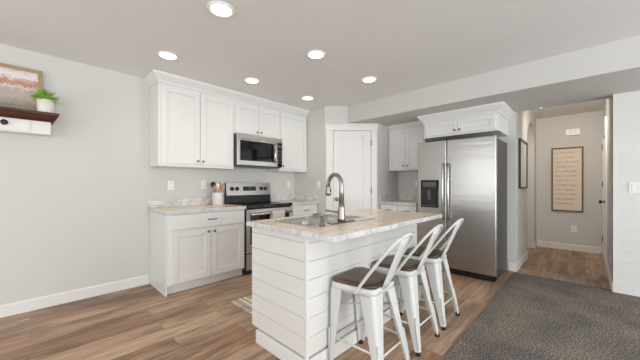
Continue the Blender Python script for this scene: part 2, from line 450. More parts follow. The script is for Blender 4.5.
# pantry door on the diagonal wall
UD = (1, -1); DD = (1, 1)
def FD(s, z=0):
    t = s / math.sqrt(2)
    return frame((PA[0] + t, PA[1] - t, z), UD, DD)
m = FD(0)
c0, o0, o1, c1 = 0.012, 0.134, 0.752, 0.850
tr = B(m).box(c0 + .006, o0, -.024, 0, 0, 2.065).box(o1, c1 - .003, -.024, 0, 0, 2.065)
tr.box(c0 - .004, c1 + .004, -.029, 0, 2.065, 2.15).box(c0 - .014, c1 + .01, -.038, 0, 2.15, 2.168)
struct(tr.build('trim_pantry_door', M['white'], bevel=.002))
door = struct(shaker(m, o0 + .007, o1 - .007, .012, 2.054, .012, .115, .0115).box(o0 + .1235, o1 - .1235, -.012, 0, .90, 1.06).build('door_1', M['white'], bevel=.0015))
kb = B(m @ Matrix.Translation((o0 + .06, -.012, .955))); kb.lathe([(.030, 0), (.030, -.006), (.010, -.010), (.010, -.030), (.027, -.040), (.029, -.052), (.020, -.062), (.001, -.064)], n=20, axis='Y')
kb.build('door_knob', M['nickel'], door)
for zz in (1.866, 1.102, .25):
    B(m).tube([(o1 - .001, -.027, zz - .045), (o1 - .001, -.027, zz + .045)], .007, 8).build('hinge', M['nickel'], door)
for uu, lab in ((.225, 'white metal hook over the pantry door, nearer the door knob'), (.61, 'white metal hook over the pantry door, nearer the hinges')):
    h = B(m); h.box(uu - .012, uu + .012, -.0145, -.0122, 1.98, 2.058)
    h.tube([(uu, -.012, 1.985), (uu, -.022, 1.97), (uu, -.034, 1.975), (uu, -.038, 1.995)], .005, 6)
    tag(h.build('door_hook', M['plate'], loc=m @ Vector((uu, -.012, 1.98))), lab, 'hook', 'hooks over the pantry door')

# hall door in the right wall
tr = B().box(5.61, 5.70, YR, YR + .018, 0, 2.05).box(6.48, 6.57, YR, YR + .018, 0, 2.05).box(5.60, 6.58, YR, YR + .022, 2.05, 2.15)
struct(tr.build('trim_hall_door', M['white'], bevel=.002))
mh = frame((5.70, YR - .005, 0), (1, 0), (0, -1))
hd = struct(shaker(mh, .004, .776, .012, 2.045, .02, .115).build('door_2', M['white'], bevel=.0015))
kb = B(frame((5.77, YR + .015, .94), (1, 0), (0, -1))); kb.lathe([(.030, 0), (.030, -.006), (.010, -.010), (.010, -.030), (.027, -.040), (.029, -.052), (.020, -.062), (.001, -.064)], n=16, axis='Y')
kb.build('door_knob', M['iron'], hd)
for zz in (1.80, 1.2, .30):
    B().box(6.44, 6.50, YR + .012, YR + .026, zz - .05, zz + .05).build('hinge', M['brass'], hd)

# ------------------------------------------------------------------ ceiling cans
first = None
spots = [(.953, 1.90, 'largest round recessed ceiling light, over the near end of the island'),
         (1.923, 1.894, 'round recessed ceiling light over the middle of the island'),
         (2.825, 1.886, 'round recessed ceiling light nearest the ceiling beam'),
         (.934, 2.957, 'round recessed ceiling light in front of the left end of the stove wall cabinets'),
         (1.867, 2.933, 'round recessed ceiling light in front of the cabinet edge beside the microwave'),
         (2.81, 2.942, 'smallest round recessed ceiling light, nearest the pantry corner')]
for (x, y, lab) in spots:
    if first is None:
        t = thing('ceiling_light', lab, 'ceiling light', (x, y, ZC), 'recessed ceiling lights')
        B().lathe([(.098, -.0005), (.096, -.008), (.082, -.011), (.072, -.006), (.070, -.0008)], (x, y, ZC), 32).build('trim_ring', M['plate'], t)
        B().lathe([(.070, -.0042), (.068, -.0062), (.001, -.0066)], (x, y, ZC), 32).build('diffuser', M['emit'], t)
        first = t; 
    else:
        t = dup(first, (x - first.location.x, y - first.location.y, 0), lab)
    d = bpy.data.lights.new('can_lamp', 'SPOT'); d.energy = CAN_POWER; d.color = CAN_COLOR; d.spot_size = R(150); d.spot_blend = 0.9; d.shadow_soft_size = .07
    lo = bpy.data.objects.new('can_lamp', d); COL.objects.link(lo); lo.location = (x, y, ZC - .03)
# unseen lights added to brighten the hall end wall and the room beyond the arch
def fill_point(name, loc, p, c=(1, .9, .78), r=.08):
    d = bpy.data.lights.new(name, 'POINT'); d.energy = p; d.color = c; d.shadow_soft_size = r
    o = bpy.data.objects.new(name, d); COL.objects.link(o); o.location = loc
d = bpy.data.lights.new('hall_fill_spot', 'SPOT'); d.energy = 58; d.color = (1, .90, .78); d.spot_size = R(125); d.spot_blend = 1.0; d.shadow_soft_size = .12
lo = bpy.data.objects.new('hall_fill_spot', d); COL.objects.link(lo); lo.location = (4.95, .24, 2.40)
lo.rotation_euler = (Vector((6.78, .24, 1.35)) - lo.location).to_track_quat('-Z', 'Y').to_euler()
fill_point('arch_room_fill', (6.0, 1.4, 2.3), 5)

# ------------------------------------------------------------------ stove wall: base cabinets
YC = 3.22   # face of the base cabinets
def base_cabinet(label, x0, x1, doors, left_panel):
    t = thing('base_cabinet', label, 'cabinet', ((x0 + x1) / 2, (YC + YL) / 2, 0))
    B().box(x0, x1, YC, YL - .002, .10, .875).build('carcass', M['cab'], t, .002)
    B().box(x0 + .002, x1, YC + .06, YL - .002, 0, .10).build('toe_kick', M['cab'], t)
    if left_panel:
        B().box(x0 - .012, x0 - .0005, YC + .0, YL - .002, 0, .875).box(x0 - .016, x0 - .012, YC + .004, YL - .016, 0, .016).build('side_panel', M['cab'], t, .002)
    m = FS(x0, YC)
    w = x1 - x0
    dr = B(m).box(.035, w - .02, -.02, -.0005, .70, .862).build('drawer', M['cab'], t, .004)
    pull_b(m, w * .5 + .02, .787, -.02, .10).build('drawer_pull', M['iron'], dr)
    n = doors; u0, u1 = .035, w - .02
    for i in range(n):
        a = u0 + (u1 - u0) * i / n + (.003 if i else 0); c = u0 + (u1 - u0) * (i + 1) / n - (.003 if i < n - 1 else 0)
        d = shaker(m, a, c, .118, .682).build('door', M['cab'], t, .002)
        side = c - .033 if i == 0 else a + .033
        knob_b(m, side, .645, -.02, .015).build('door_knob', M['bronze'], d)
    return t
base_cabinet('white two-door base cabinet with one drawer, left of the range', 1.010, 1.938, 2, True)
base_cabinet('narrow white base cabinet with drawer between range and pantry corner', 2.718, 3.296, 1, False)

def counter(label, x0, x1, y0, y1, loc, edges, splash):
    t = thing('countertop', label, 'countertop', loc)
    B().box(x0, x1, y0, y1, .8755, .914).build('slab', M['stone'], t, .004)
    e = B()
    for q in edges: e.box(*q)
    e.build('cool_lit_edge', M['stoneedge'], t, .003)  # thin strip carrying the lit tint of the upright faces
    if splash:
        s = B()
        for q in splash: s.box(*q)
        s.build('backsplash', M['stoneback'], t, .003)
    return t
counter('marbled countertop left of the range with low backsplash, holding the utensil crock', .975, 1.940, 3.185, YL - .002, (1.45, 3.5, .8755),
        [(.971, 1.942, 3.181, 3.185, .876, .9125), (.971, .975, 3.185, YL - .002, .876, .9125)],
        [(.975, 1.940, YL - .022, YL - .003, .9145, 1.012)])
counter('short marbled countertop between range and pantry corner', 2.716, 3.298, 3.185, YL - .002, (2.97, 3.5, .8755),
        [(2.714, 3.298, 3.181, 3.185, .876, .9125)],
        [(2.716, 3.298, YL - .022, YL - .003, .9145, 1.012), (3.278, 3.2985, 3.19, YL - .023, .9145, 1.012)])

# ------------------------------------------------------------------ stove wall: upper cabinets
YU = 3.47
def upper_cabinet(label, x0, x1, z0, z1, doors, knobs, side=False, rail=True):
    t = thing('upper_cabinet', label, 'cabinet', ((x0 + x1) / 2, (YU + YL) / 2, z0))
    B().box(x0, x1, YU, YL - .002, z0, z1).build('carcass', M['cab'], t, .002)
    m = FS(x0, YU); w = x1 - x0
    zb = z0 + .035 if rail else z0 + .015
    n = doors; u0, u1 = .025, w - .025
    for i in range(n):
        a = u0 + (u1 - u0) * i / n + (.003 if i else 0); c = u0 + (u1 - u0) * (i + 1) / n - (.003 if i < n - 1 else 0)
        d = shaker(m, a, c, zb, 2.325).build('door', M['cab'], t, .002)
        if knobs:
            s = (c - .03) if i == 0 and n > 1 else a + .03
            knob_b(m, s, zb + .04, -.02, .013).build('door_knob', M['bronze'], d)
    return t
upper_cabinet('tall white two-door wall cabinet above the left countertop', .995, 1.922, 1.405, 2.35, 2, True)
upper_cabinet('short white two-door wall cabinet directly above the microwave', 1.924, 2.698, 1.892, 2.35, 2, True, rail=False)
upper_cabinet('white single-door wall cabinet right of the microwave', 2.70, 3.296, 1.405, 2.35, 1, True)
def crown_prof(): return [(0, 0), (.006, 0), (.010, .018), (.022, .03), (.05, .066), (.062, .084), (.066, .106), (0, .106)]
# crown moulding with a mitred return, built as a swept profile
def crown(name, label, path, z, loc, out=1):
    b = B(); rings = []
    n = len(path)
    for i, p in enumerate(path):
        p = Vector((p[0], p[1]))
        def nrm(a, c):
            d = (Vector(c) - Vector(a)).normalized(); return Vector((d.y, -d.x)) * out
        if i == 0: k = nrm(path[0], path[1]); sc = 1
        elif i == n - 1: k = nrm(path[-2], path[-1]); sc = 1
        else:
            n1 = nrm(path[i - 1], path[i]); n2 = nrm(path[i], path[i + 1]); k = (n1 + n2).normalized(); sc = 1 / max(.3, k.dot(n1))
        rings.append([(p.x + k.x * q[0] * sc, p.y + k.y * q[0] * sc, z + q[1]) for q in crown_prof()])
    b.loft(rings, True, True, False)
    return tag(b.build(name, M['cab'], loc=loc), label, 'moulding')
crown('crown_moulding', 'long white crown moulding topping the stove wall cabinets', [(.995, YL - .003), (.995, YU - .001), (3.296, YU - .001)], 2.3505, (2.1, 3.4, 2.3505))

# ------------------------------------------------------------------ microwave
t = thing('microwave', 'stainless over-the-range microwave mounted above the range', 'microwave', (2.31, 3.6, 1.445))
B().box(1.928, 2.694, 3.41, YL - .002, 1.452, 1.89).build('body', M['fridgeside'], t, .003)
B().box(1.935, 2.690, 3.43, 3.72, 1.444, 1.4515).build('underside_plate', M['grey'], t)
B().box(1.928, 2.694, 3.388, 3.4095, 1.825, 1.888).build('vent_grille', M['steel_h'], t, .004)
dr = B(); m = FS(1.928, 3.4095)
dr.box(1.930, 2.600, 3.385, 3.4095, 1.462, 1.525).box(1.930, 1.972, 3.385, 3.4095, 1.525, 1.822).box(1.972, 2.60, 3.385, 3.4095, 1.80, 1.822).box(2.585, 2.60, 3.385, 3.4095, 1.525, 1.80)
d = dr.build('door', M['steel_h'], t, .003)
B().box(1.973, 2.584, 3.391, 3.409, 1.526, 1.799).build('window', M['blackglass'], d)
B().tube([(2.535, 3.387, 1.525), (2.532, 3.362, 1.54), (2.53, 3.345, 1.60), (2.53, 3.342, 1.66), (2.53, 3.345, 1.72), (2.532, 3.362, 1.775), (2.535, 3.387, 1.79)], .016, 10).build('handle', M['steel'], d)
cp = B().box(2.603, 2.694, 3.387, 3.4095, 1.462, 1.822).build('control_panel', M['blackglass'], t, .003)
B().box(2.612, 2.686, 3.3855, 3.3872, 1.755, 1.795).build('display', M['grey'], cp)
bt = B()
for i in range(3):
    for j in range(6): bt.box(2.616 + i * .025, 2.634 + i * .025, 3.3858, 3.3872, 1.51 + j * .036, 1.532 + j * .036)
bt.build('keypad', M['slot'], cp)

# ------------------------------------------------------------------ range
t = thing('range', 'stainless electric range with black glass cooktop under the microwave', 'stove', (2.32, 3.5, 0))
x0, x1 = 1.946, 2.708
B().box(x0, x1, 3.205, 3.775, .03, .8795).build('body', M['black'], t, .003)
B().box(x0 + .03, x1 - .03, 3.26, 3.74, 0, .03).build('base', M['black'], t)
B().box(x0 - .003, x1 + .003, 3.165, 3.70, .880, .922).build('cooktop', M['blackglass'], t, .006)
for bx, by, br_ in ((2.13, 3.32, .105), (2.51, 3.32, .08), (2.13, 3.57, .08), (2.51, 3.57, .105)):
    B().lathe([(br_, .9221), (br_, .9224), (br_ - .004, .9224), (br_ - .004, .9221)], (bx, by, 0), 32).build('burner_ring', M['grey'], t)
bgp = B().prism([(3.70, .9225), (3.775, .9225), (3.775, 1.215), (3.735, 1.215)], 'X', x0, x1).build('backguard', M['black'], t, .004)
ang = math.atan2(.035, .2925)
mb = Matrix.Translation((x0, 3.70, .9225)) @ Matrix.Rotation(-ang, 4, 'X')
B(mb).box(-.001, x1 - x0 + .001, -.006, -.0005, .108, .296).build('control_panel', M['steel_h'], bgp, .003)
B(mb).box(.265, .49, -.0085, -.0062, .175, .24).build('clock_panel', M['blackglass'], bgp)
B(mb).box(.355, .40, -.0095, -.0086, .205, .228).build('clock_display', M['display'], bgp)
for u in (.085, .165, .585, .665):
    kk = B(mb @ Matrix.Translation((u, -.006, .207))); kk.lathe([(.030, 0), (.028, -.018), (.024, -.024), (.001, -.025)], n=20, axis='Y'); kk.box(-.005, .005, -.032, -.022, -.022, .022)
    kk.build('knob', M['black'], bgp)
d = B().box(x0 + .004, x1 - .004, 3.172, 3.2045, .79, .862).box(x0 + .004, x0 + .05, 3.172, 3.2045, .29, .79).box(x1 - .05, x1 - .004, 3.172, 3.2045, .29, .79).box(x0 + .05, x1 - .05, 3.172, 3.2045, .29, .40).build('oven_door', M['steel_h'], t, .004)
B().box(x0 + .051, x1 - .051, 3.178, 3.204, .401, .789).build('window', M['blackglass'], d)
hb = B().tube([(x0 + .04, 3.128, .80), (x1 - .04, 3.128, .80)], .016, 12)
hb.tube([(x0 + .07, 3.128, .80), (x0 + .07, 3.173, .80)], .010, 8).tube([(x1 - .07, 3.128, .80), (x1 - .07, 3.173, .80)], .010, 8)
hb.build('handle', M['steel'], d)
B().box(x0 + .004, x1 - .004, 3.176, 3.2045, .07, .275).build('storage_drawer', M['steel_h'], t, .004)

# towel over the oven handle
tw = B(); n = 12; rows = []
prof = [(3.1005, .52), (3.1005, .62), (3.1005, .72), (3.102, .80), (3.109, .819), (3.128, .827), (3.147, .819), (3.154, .80), (3.156, .72), (3.157, .64)]
for (y, z) in prof:
    rows.append([(2.30 + .215 * i / n, y + (-.004 if y < 3.128 else .004) * (.5 + .5 * math.sin(i * 1.9)) * (1 if z < .79 else .2), z) for i in range(n + 1)])
tw.loft(rows, False, False)
o = tw.build('dish_towel', M['towel'], loc=(2.41, 3.12, .52))
sm = o.modifiers.new('thick', 'SOLIDIFY'); sm.thickness = .004; sm.offset = 0
tag(o, 'pale striped dish towel hanging over the oven door handle', 'towel')

# utensil crock and utensils
CX, CY = 1.76, 3.60
t = thing('utensil_crock', 'white speckled utensil crock on the countertop beside the range', 'crock', (CX, CY, .914))
B().lathe([(.001, .9145), (.066, .9145), (.070, .920), (.071, 1.08), (.069, 1.085), (.065, 1.083), (.064, .93), (.001, .928)], (CX, CY, 0), 32).build('jar', M['crock'], t)
def utensil(name, label, base, top, kind, material, cat):
    a = Vector(base); c = Vector(top); d = (c - a).normalized()
    b = B(); b.tube([a, a + (c - a) * .5, c], [.006, .0065, .005], 8)
    e = c + d * .085
    if kind == 'spoon':
        b.tube([c - d * .006, c + d * .012, c + d * .035, c + d * .06, c + d * .078, e], [.006, .017, .027, .027, .017, .003], 12, flat=.35, up=(1, -1, 0))
    elif kind == 'ladle':
        b.tube([c - d * .006, c + d * .02, c + d * .045, c + d * .066, e], [.006, .028, .038, .030, .006], 14, flat=.7, up=(1, -1, 0))
    else:
        b.tube([c - d * .006, c + d * .012, c + d * .04, e, e + d * .004], [.006, .02, .026, .028, .022], 10, flat=.18, up=(1, -1, 0))
    return tag(b.build(name, material, loc=base), label, cat, 'cooking utensils in the crock')
zb_ = .934
utensil('wooden_spoon', 'wooden spoon leaning to the left in the utensil crock', (CX - .01, CY - .02, zb_), (CX - .045, CY - .03, 1.10), 'spoon', M['woodlight'], 'spoon')
utensil('ladle', 'black ladle standing at the back left of the utensil crock', (CX - .02, CY + .03, zb_), (CX - .040, CY + .042, 1.15), 'ladle', M['black'], 'ladle')
utensil('spatula', 'white spatula standing upright in the middle of the utensil crock', (CX - .01, CY + .01, zb_), (CX - .002, CY + .008, 1.12), 'blade', M['plate'], 'spatula')
utensil('wooden_spatula', 'flat wooden spatula leaning right in the utensil crock', (CX + .0, CY - .035, zb_), (CX + .035, CY - .045, 1.10), 'blade', M['woodlight'], 'spatula')
utensil('wooden_spoon', 'wooden spoon leaning furthest right in the utensil crock, beside the range panel', (CX + .015, CY - .002, zb_), (CX + .056, CY + .0, 1.105), 'spoon', M['woodlight'], 'spoon')
utensil('turner', 'dark slotted turner behind the white spatula in the utensil crock', (CX + .015, CY + .03, zb_), (CX + .030, CY + .046, 1.13), 'blade', M['grey'], 'turner')

# ------------------------------------------------------------------ outlets and switches
def wall_plate(name, label, m, kind, w=.072, h=.115, group='wall plates', s=1):
    o = m @ Vector((0, 0, 0))
    t = thing(name, label, 'outlet' if kind == 'outlet' else 'switch', o, group)
    p = B(m).box(-w / 2, w / 2, -.006, -.0005, -h / 2, h / 2).build('plate', M['plate'], t, .003)
    if kind == 'outlet':
        for zz in (-.026, .026):
            q = B(m).box(-.017, .017, -.0085, -.0062, zz - .014, zz + .014).build('socket', M['plate'], t, .003)
            B(m).box(-.008, -.005, -.0092, -.0086, zz - .006, zz + .006).box(.005, .008, -.0092, -.0086, zz - .006, zz + .006).build('slots', M['slot'], q)
    else:
        n = max(1, round(w / .072)); 
        for i in range(n):
            u = (i - (n - 1) / 2) * .046
            B(m).box(u - .016, u + .016, -.009, -.0062, -.033, .033).build('rocker', M['plate'], t, .002)
    return t
wall_plate('wall_outlet', 'white outlet above the left countertop, left of the crock', FS(1.232, YL, 1.184), 'outlet')
wall_plate('wall_outlet', 'white outlet right behind the utensils in the crock', FS(1.655, YL, 1.19), 'outlet')
wall_plate('wall_outlet', 'white outlet right of the range on the stove wall', FS(3.17, YL, 1.195), 'outlet')
wall_plate('light_switch', 'white switch on the wall strip left of the pantry door', FF(XP, 3.19, 1.195), 'switch')
wall_plate('wall_outlet', 'white outlet on the wall beside the refrigerator above the small countertop', FF(XF, 2.09, 1.215), 'outlet')
wall_plate('light_switch', 'white light switch on the white shiplap wall', FF(XS, -.395, 1.165), 'switch', .12, .12)
wall_plate('wall_outlet', 'white outlet low on the hall end wall below the framed sign', FF(XB, .15, .39), 'outlet', .08, .12)
t = thing('door_chime', 'small white chime box high on the hall end wall above the sign', 'chime', (XB, .165, 2.135))
B().box(XB - .03, XB - .0005, .165 - .095, .165 + .095, 2.08, 2.19).build('cover', M['plate'], t, .004)
gv = B()
for i in range(2): gv.box(XB - .032, XB - .0302, .12 + i * .06, .15 + i * .06, 2.10, 2.17)
gv.build('grille', M['mat'], t, .002)
t = thing('door_stop', 'small spring door stop on the hall end baseboard', 'door stop', (XB - .015, .51, .065))
B().lathe([(.012, 0), (.012, -.004), (.006, -.006), (.006, -.05)], (XB - .0145, .51, .065), 12, 'X').build('stem', M['bronze'], t)
B().lathe([(.009, -.0505), (.010, -.062), (.001, -.064)], (XB - .0145, .51, .065), 12, 'X').build('tip', M['plate'], t)
wall_plate('wall_outlet', 'white outlet low on the narrow hall side wall by the shiplap corner', frame((4.80, YR, .30), (-1, 0), (0, -1)), 'outlet')
tag(B().lathe([(.020, 0), (.020, -.012), (.012, -.018), (.001, -.019)], (4.56, .42, ZS), 16).build('ceiling_sensor', M['plate'], loc=(4.56, .42, ZS)), 'tiny white round sensor under the edge of the hall header', 'sensor')

# ------------------------------------------------------------------ pantry side: small cabinets
t = thing('base_cabinet', 'small white base cabinet with two drawers, left of the refrigerator', 'cabinet', (4.3, 2.13, 0))
y0, y1 = 1.815, 2.447
B().box(4.0, XF - .002, y0, y1, .10, .875).build('carcass', M['cab'], t, .002)
B().box(4.06, XF - .002, y0, y1, 0, .10).build('toe_kick', M['cab'], t)
m = FF(4.0, y1); w = y1 - y0
for i in range(2):
    a, c = .012 + i * (w - .012) / 2, (i + 1) * (w - .012) / 2
    d = B(m).box(a, c, -.02, -.0005, .70, .862).build('drawer', M['cab'], t, .004)
    pull_b(m, (a + c) / 2, .787, -.02, .09).build('drawer_pull', M['iron'], d)
    d = shaker(m, a, c, .118, .682, rail=.055).build('door', M['cab'], t, .002)
    knob_b(m, c - .03 if i == 0 else a + .03, .645, -.02).build('door_knob', M['bronze'], d)
t = thing('countertop', 'short marbled countertop between the pantry wall and the refrigerator', 'countertop', (4.3, 2.13, .8755))
B().box(3.97, XF - .002, y0, y1 + .001, .8755, .914).build('slab', M['stone'], t, .004)
B().box(3.966, 3.97, y0, y1 + .001, .876, .9125).build('cool_lit_edge', M['stoneedge'], t, .002)
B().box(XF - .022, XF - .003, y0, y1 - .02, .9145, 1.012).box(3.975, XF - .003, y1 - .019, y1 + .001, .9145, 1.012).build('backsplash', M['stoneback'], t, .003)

t = thing('upper_cabinet', 'white two-door wall cabinet between pantry wall and refrigerator', 'cabinet', (4.43, 2.13, 1.42))
B().box(4.27, XF - .002, y0, y1, 1.425, 2.12).build('carcass', M['cab'], t, .002)
m = FF(4.27, y1)
for i in range(2):
    a, c = .025 + i * (w - .04) / 2, .022 + (i + 1) * (w - .04) / 2
    d = shaker(m, a, c, 1.45, 2.09, rail=.055).build('door', M['cab'], t, .002)
    knob_b(m, c - .03 if i == 0 else a + .03, 1.50, -.02).build('door_knob', M['bronze'], d)
def small_crown(label, path, z, loc, sc=.72):
    global crown_prof
    old = crown_prof
    crown_prof = lambda: [(a * sc, b_ * sc) for a, b_ in old()]
    o = crown('crown_moulding', label, path, z, loc); crown_prof = old
    return o
small_crown('short white crown moulding on the wall cabinet beside the pantry', [(4.269, y1), (4.269, y0)], 2.1215, (4.26, 2.1, 2.1215))

# over-fridge cabinet
t = thing('upper_cabinet', 'deep white two-door cabinet above the refrigerator', 'cabinet', (4.3, 1.24, 1.86))
y0, y1 = .772, 1.712
B().box(3.98, XF - .002, y0, y1, 1.862, 2.0825).build('carcass', M['cab'], t, .002)
m = FF(3.98, y1); w = y1 - y0
for i in range(2):
    a, c = .03 + i * (w - .06) / 2 + .0015, .03 + (i + 1) * (w - .06) / 2 - .0015
    d = shaker(m, a, c, 1.885, 2.062, rail=.05).build('door', M['cab'], t, .002)
    knob_b(m, c - .03 if i == 0 else a + .03, 1.925, -.02).build('door_knob', M['bronze'], d)
crown('crown_moulding', 'white crown moulding on the deep cabinet above the refrigerator', [(XF - .002, y1 + .001), (3.979, y1 + .001), (3.979, y0 - .001), (XF - .002, y0 - .001)], 2.083, (4.2, 1.24, 2.083))

# ------------------------------------------------------------------ refrigerator
t = thing('refrigerator', 'stainless side-by-side refrigerator with dark dispenser', 'refrigerator', (4.2, 1.255, 0))
y0, y1, ys = .770, 1.740, 1.342
B().box(3.925, 4.56, y0 + .012, y1 - .012, .03, 1.765).build('body', M['fridgeside'], t, .006)
B().box(3.9202, 3.9249, ys - .02, ys + .02, .09, 1.76).build('door_gap_shade', M['black'], t)  # black strip added to stand for the shade in the slit between doors
B().box(3.92, 4.54, y0 + .03, y1 - .03, 0, .03).build('base', M['black'], t)
B().box(3.885, 3.9245, y0 + .01, y1 - .01, .028, .075).build('toe_grille', M['black'], t, .003)
for yy in (y0 + .05, y1 - .05): B().box(3.88, 3.98, yy - .03, yy + .03, 1.766, 1.785).build('hinge_cover', M['fridgeside'], t, .004)
def fridge_door(a, c, hole=None):
    b = B(); xf, xb = 3.845, 3.920
    if hole:
        h0, h1, z0, z1 = hole
        b.box(xf, xb, a, c, .085, z0).box(xf, xb, a, c, z1, 1.785).box(xf, xb, a, h0, z0, z1).box(xf, xb, h1, c, z0, z1).box(xb - .012, xb, h0, h1, z0, z1)
        bmesh.ops.remove_doubles(b.bm, verts=b.bm.verts[:], dist=1e-5)
    else: b.box(xf, xb, a, c, .085, 1.785)
    return b
rd = fridge_door(y0, ys - .004).build('refrigerator_door', M['fridgesteel'], t, .010, 3)
fd = B().box(3.845, 3.920, ys + .004, y1, .085, 1.785).build('freezer_door', M['fridgesteel'], t, .010, 3)
def fhandle(y, par):
    B().tube([(3.846, y, 1.47), (3.81, y, 1.462), (3.795, y, 1.42), (3.792, y, 1.10), (3.795, y, .775), (3.81, y, .735), (3.846, y, .727)], .012, 10).build('handle', M['steel'], par)
fhandle(ys - .035, rd); fhandle(ys + .035, fd)
# dispenser
dy0, dy1 = 1.445, 1.69
dp = B().box(3.834, 3.8448, dy0, dy0 + .018, .875, 1.255).box(3.834, 3.8448, dy1 - .018, dy1, .875, 1.255).box(3.834, 3.8448, dy0, dy1, 1.12, 1.255).box(3.834, 3.8448, dy0, dy1, .875, .895).build('dispenser', M['black'], fd, .003)
B().box(3.8435, 3.8449, dy0 + .018, dy1 - .018, .895, 1.12).build('dispenser_recess', M['blackglass'], fd)
B().box(3.8325, 3.8338, dy0 + .03, dy1 - .03, 1.165, 1.225).build('dispenser_display', M['grey'], fd)
B().prism([(3.822, 1.10), (3.8435, 1.12), (3.8435, .98), (3.835, .98)], 'Y', 1.55, 1.59).build('dispenser_paddle', M['grey'], fd, .003)
B().box(3.818, 3.8435, dy0 + .02, dy1 - .02, .8955, .906).build('drip_tray', M['grey'], fd, .002)

# ------------------------------------------------------------------ island
t = thing('kitchen_island', 'white shiplap-clad kitchen island with recessed toe base', 'kitchen island', (1.98, 1.56, 0))
ix0, ix1, iy0, iy1 = 1.19, 2.76, 1.255, 1.87
B().box(ix0 + .012, ix0 + .03, iy0 + .012, iy1 - .03, .10, .880).box(ix1 - .03, ix1 - .012, iy0 + .012, iy1 - .03, .10, .880).box(ix0 + .03, ix1 - .03, iy0 + .012, iy0 + .03, .10, .880).box(ix0 + .03, ix1 - .03, iy1 - .048, iy1 - .03, .10, .880).box(ix0 + .03, ix1 - .03, iy0 + .03, iy1 - .048, .10, .118).build('carcass', M['gap'], t)
def boards(fn):
    b = B(); z = .112 ; edges = [0.104, .112 + .119 * 0] 
    zs_ = [.0, .112, .231, .354, .476, .594, .710, .828, .880]
    for a, c in zip(zs_, zs_[1:]):
        if a < .05: continue
        fn(b, a + .0012, c - .0012)
    return b
boards(lambda b, a, c: b.box(ix0, ix0 + .0118, iy0 + .022, iy1, a, c)).build('end_panel', M['ship'], t, .0012)
boards(lambda b, a, c: b.box(ix0 + .022, ix1 - .022, iy0, iy0 + .0118, a, c)).build('side_panel', M['ship'], t, .0012)
boards(lambda b, a, c: b.box(ix1 - .0118, ix1, iy0 + .022, iy1, a, c)).build('end_panel', M['ship'], t, .0012)
for xx, x_ in ((ix0, ix0 + .0215), (ix1 - .0215, ix1)):
    B().box(xx - .0, x_, iy0 - .0, iy0 + .0215, .10, .880).build('corner_trim', M['ship'], t, .002)
B().box(ix0 - .010, ix1 + .010, iy0 - .010, 1.805, 0, .0985).build('baseboard', M['white'], t, .004)
m = frame((ix1 - .02, iy1 - .03, 0), (-1, 0), (0, -1))
w = ix1 - ix0 - .04
for i in range(3):
    a, c = i * w / 3 + .004, (i + 1) * w / 3 - .004
    d = shaker(m, a, c, .12, .69).build('door', M['cab'], t, .002)
    knob_b(m, c - .035, .645, -.02).build('door_knob', M['bronze'], d)
    B(m).box(a, c, -.02, -.0005, .70, .862).build('drawer_front', M['cab'], t, .003)

# island countertop with cut-out for the sink
t = thing('island_countertop', 'large marbled island countertop with the sink set into it', 'countertop', (1.93, 1.44, .8812))
cx0, cx1, cy0, cy1 = 1.145, 2.708, .988, 1.868
sx0, sx1, sy0, sy1 = 1.285, 1.985, 1.258, 1.750       # sink rim
hx0, hx1, hy0, hy1 = sx0 + .02, sx1 - .02, sy0 + .02, sy1 - .02
sl = B().box(cx0, hx0, cy0, cy1, .8812, .914).box(hx1, cx1, cy0, cy1, .8812, .914).box(hx0, hx1, cy0, hy0, .8812, .914).box(hx0, hx1, hy1, cy1, .8812, .914)
sl.build('slab', M['stone'], t)
B().box(cx0 - .004, cx1 + .004, cy0 - .004, cy0, .8812, .9125).box(cx0 - .004, cx0, cy0, cy1, .8812, .9125).box(cx1, cx1 + .004, cy0, cy1, .8812, .9125).box(cx0 - .004, cx1 + .004, cy1, cy1 + .004, .8812, .9125).build('cool_lit_edge', M['stoneedge'], t, .0018)

# sink
t = thing('sink', 'double-basin stainless drop-in sink set into the island countertop', 'sink', (1.64, 1.48, .914))
def rrect(x0, x1, y0, y1, r, z, n=5):
    out = []
    for (cx, cy, a0) in ((x1 - r, y1 - r, 0), (x0 + r, y1 - r, 90), (x0 + r, y0 + r, 180), (x1 - r, y0 + r, 270)):
        for k in range(n + 1):
            a = R(a0 + 90 * k / n); out.append((cx + r * math.cos(a), cy + r * math.sin(a), z))
    return out
bx = [(sx0 + .025, 1.622), (1.650, sx1 - .025)]; by0, by1 = sy0 + .10, sy1 - .022
rim = B()
zt = .9185
rim.box(sx0, sx1, sy0, by0, .9142, zt).box(sx0, sx1, by1, sy1, .9142, zt)
rim.box(sx0, bx[0][0], by0, by1, .9142, zt).box(bx[0][1], bx[1][0], by0, by1, .9142, zt).box(bx[1][1], sx1, by0, by1, .9142, zt)
rim.build('rim', M['rimsteel'], t, .002)
for (a, c) in bx:
    b = B()
    b.loft([rrect(a - .004, c + .004, by0 - .004, by1 + .004, .03, .9192), rrect(a, c, by0, by1, .05, .915), rrect(a + .004, c - .004, by0 + .004, by1 - .004, .05, .86), rrect(a + .012, c - .012, by0 + .012, by1 - .012, .05, .765), rrect(a + .03, c - .03, by0 + .03, by1 - .03, .04, .74)], False, True)
    ring = rrect(a + .03, c - .03, by0 + .03, by1 - .03, .04, .74)
    b.bm.faces.new([b._v(p) for p in ring])
    bo = b.build('basin', M['sinksteel'], t)
    B().lathe([(.042, .7405), (.040, .744), (.03, .743), (.001, .742)], ((a + c) / 2, (by0 + by1) / 2, 0), 20).build('drain', M['steel'], bo)

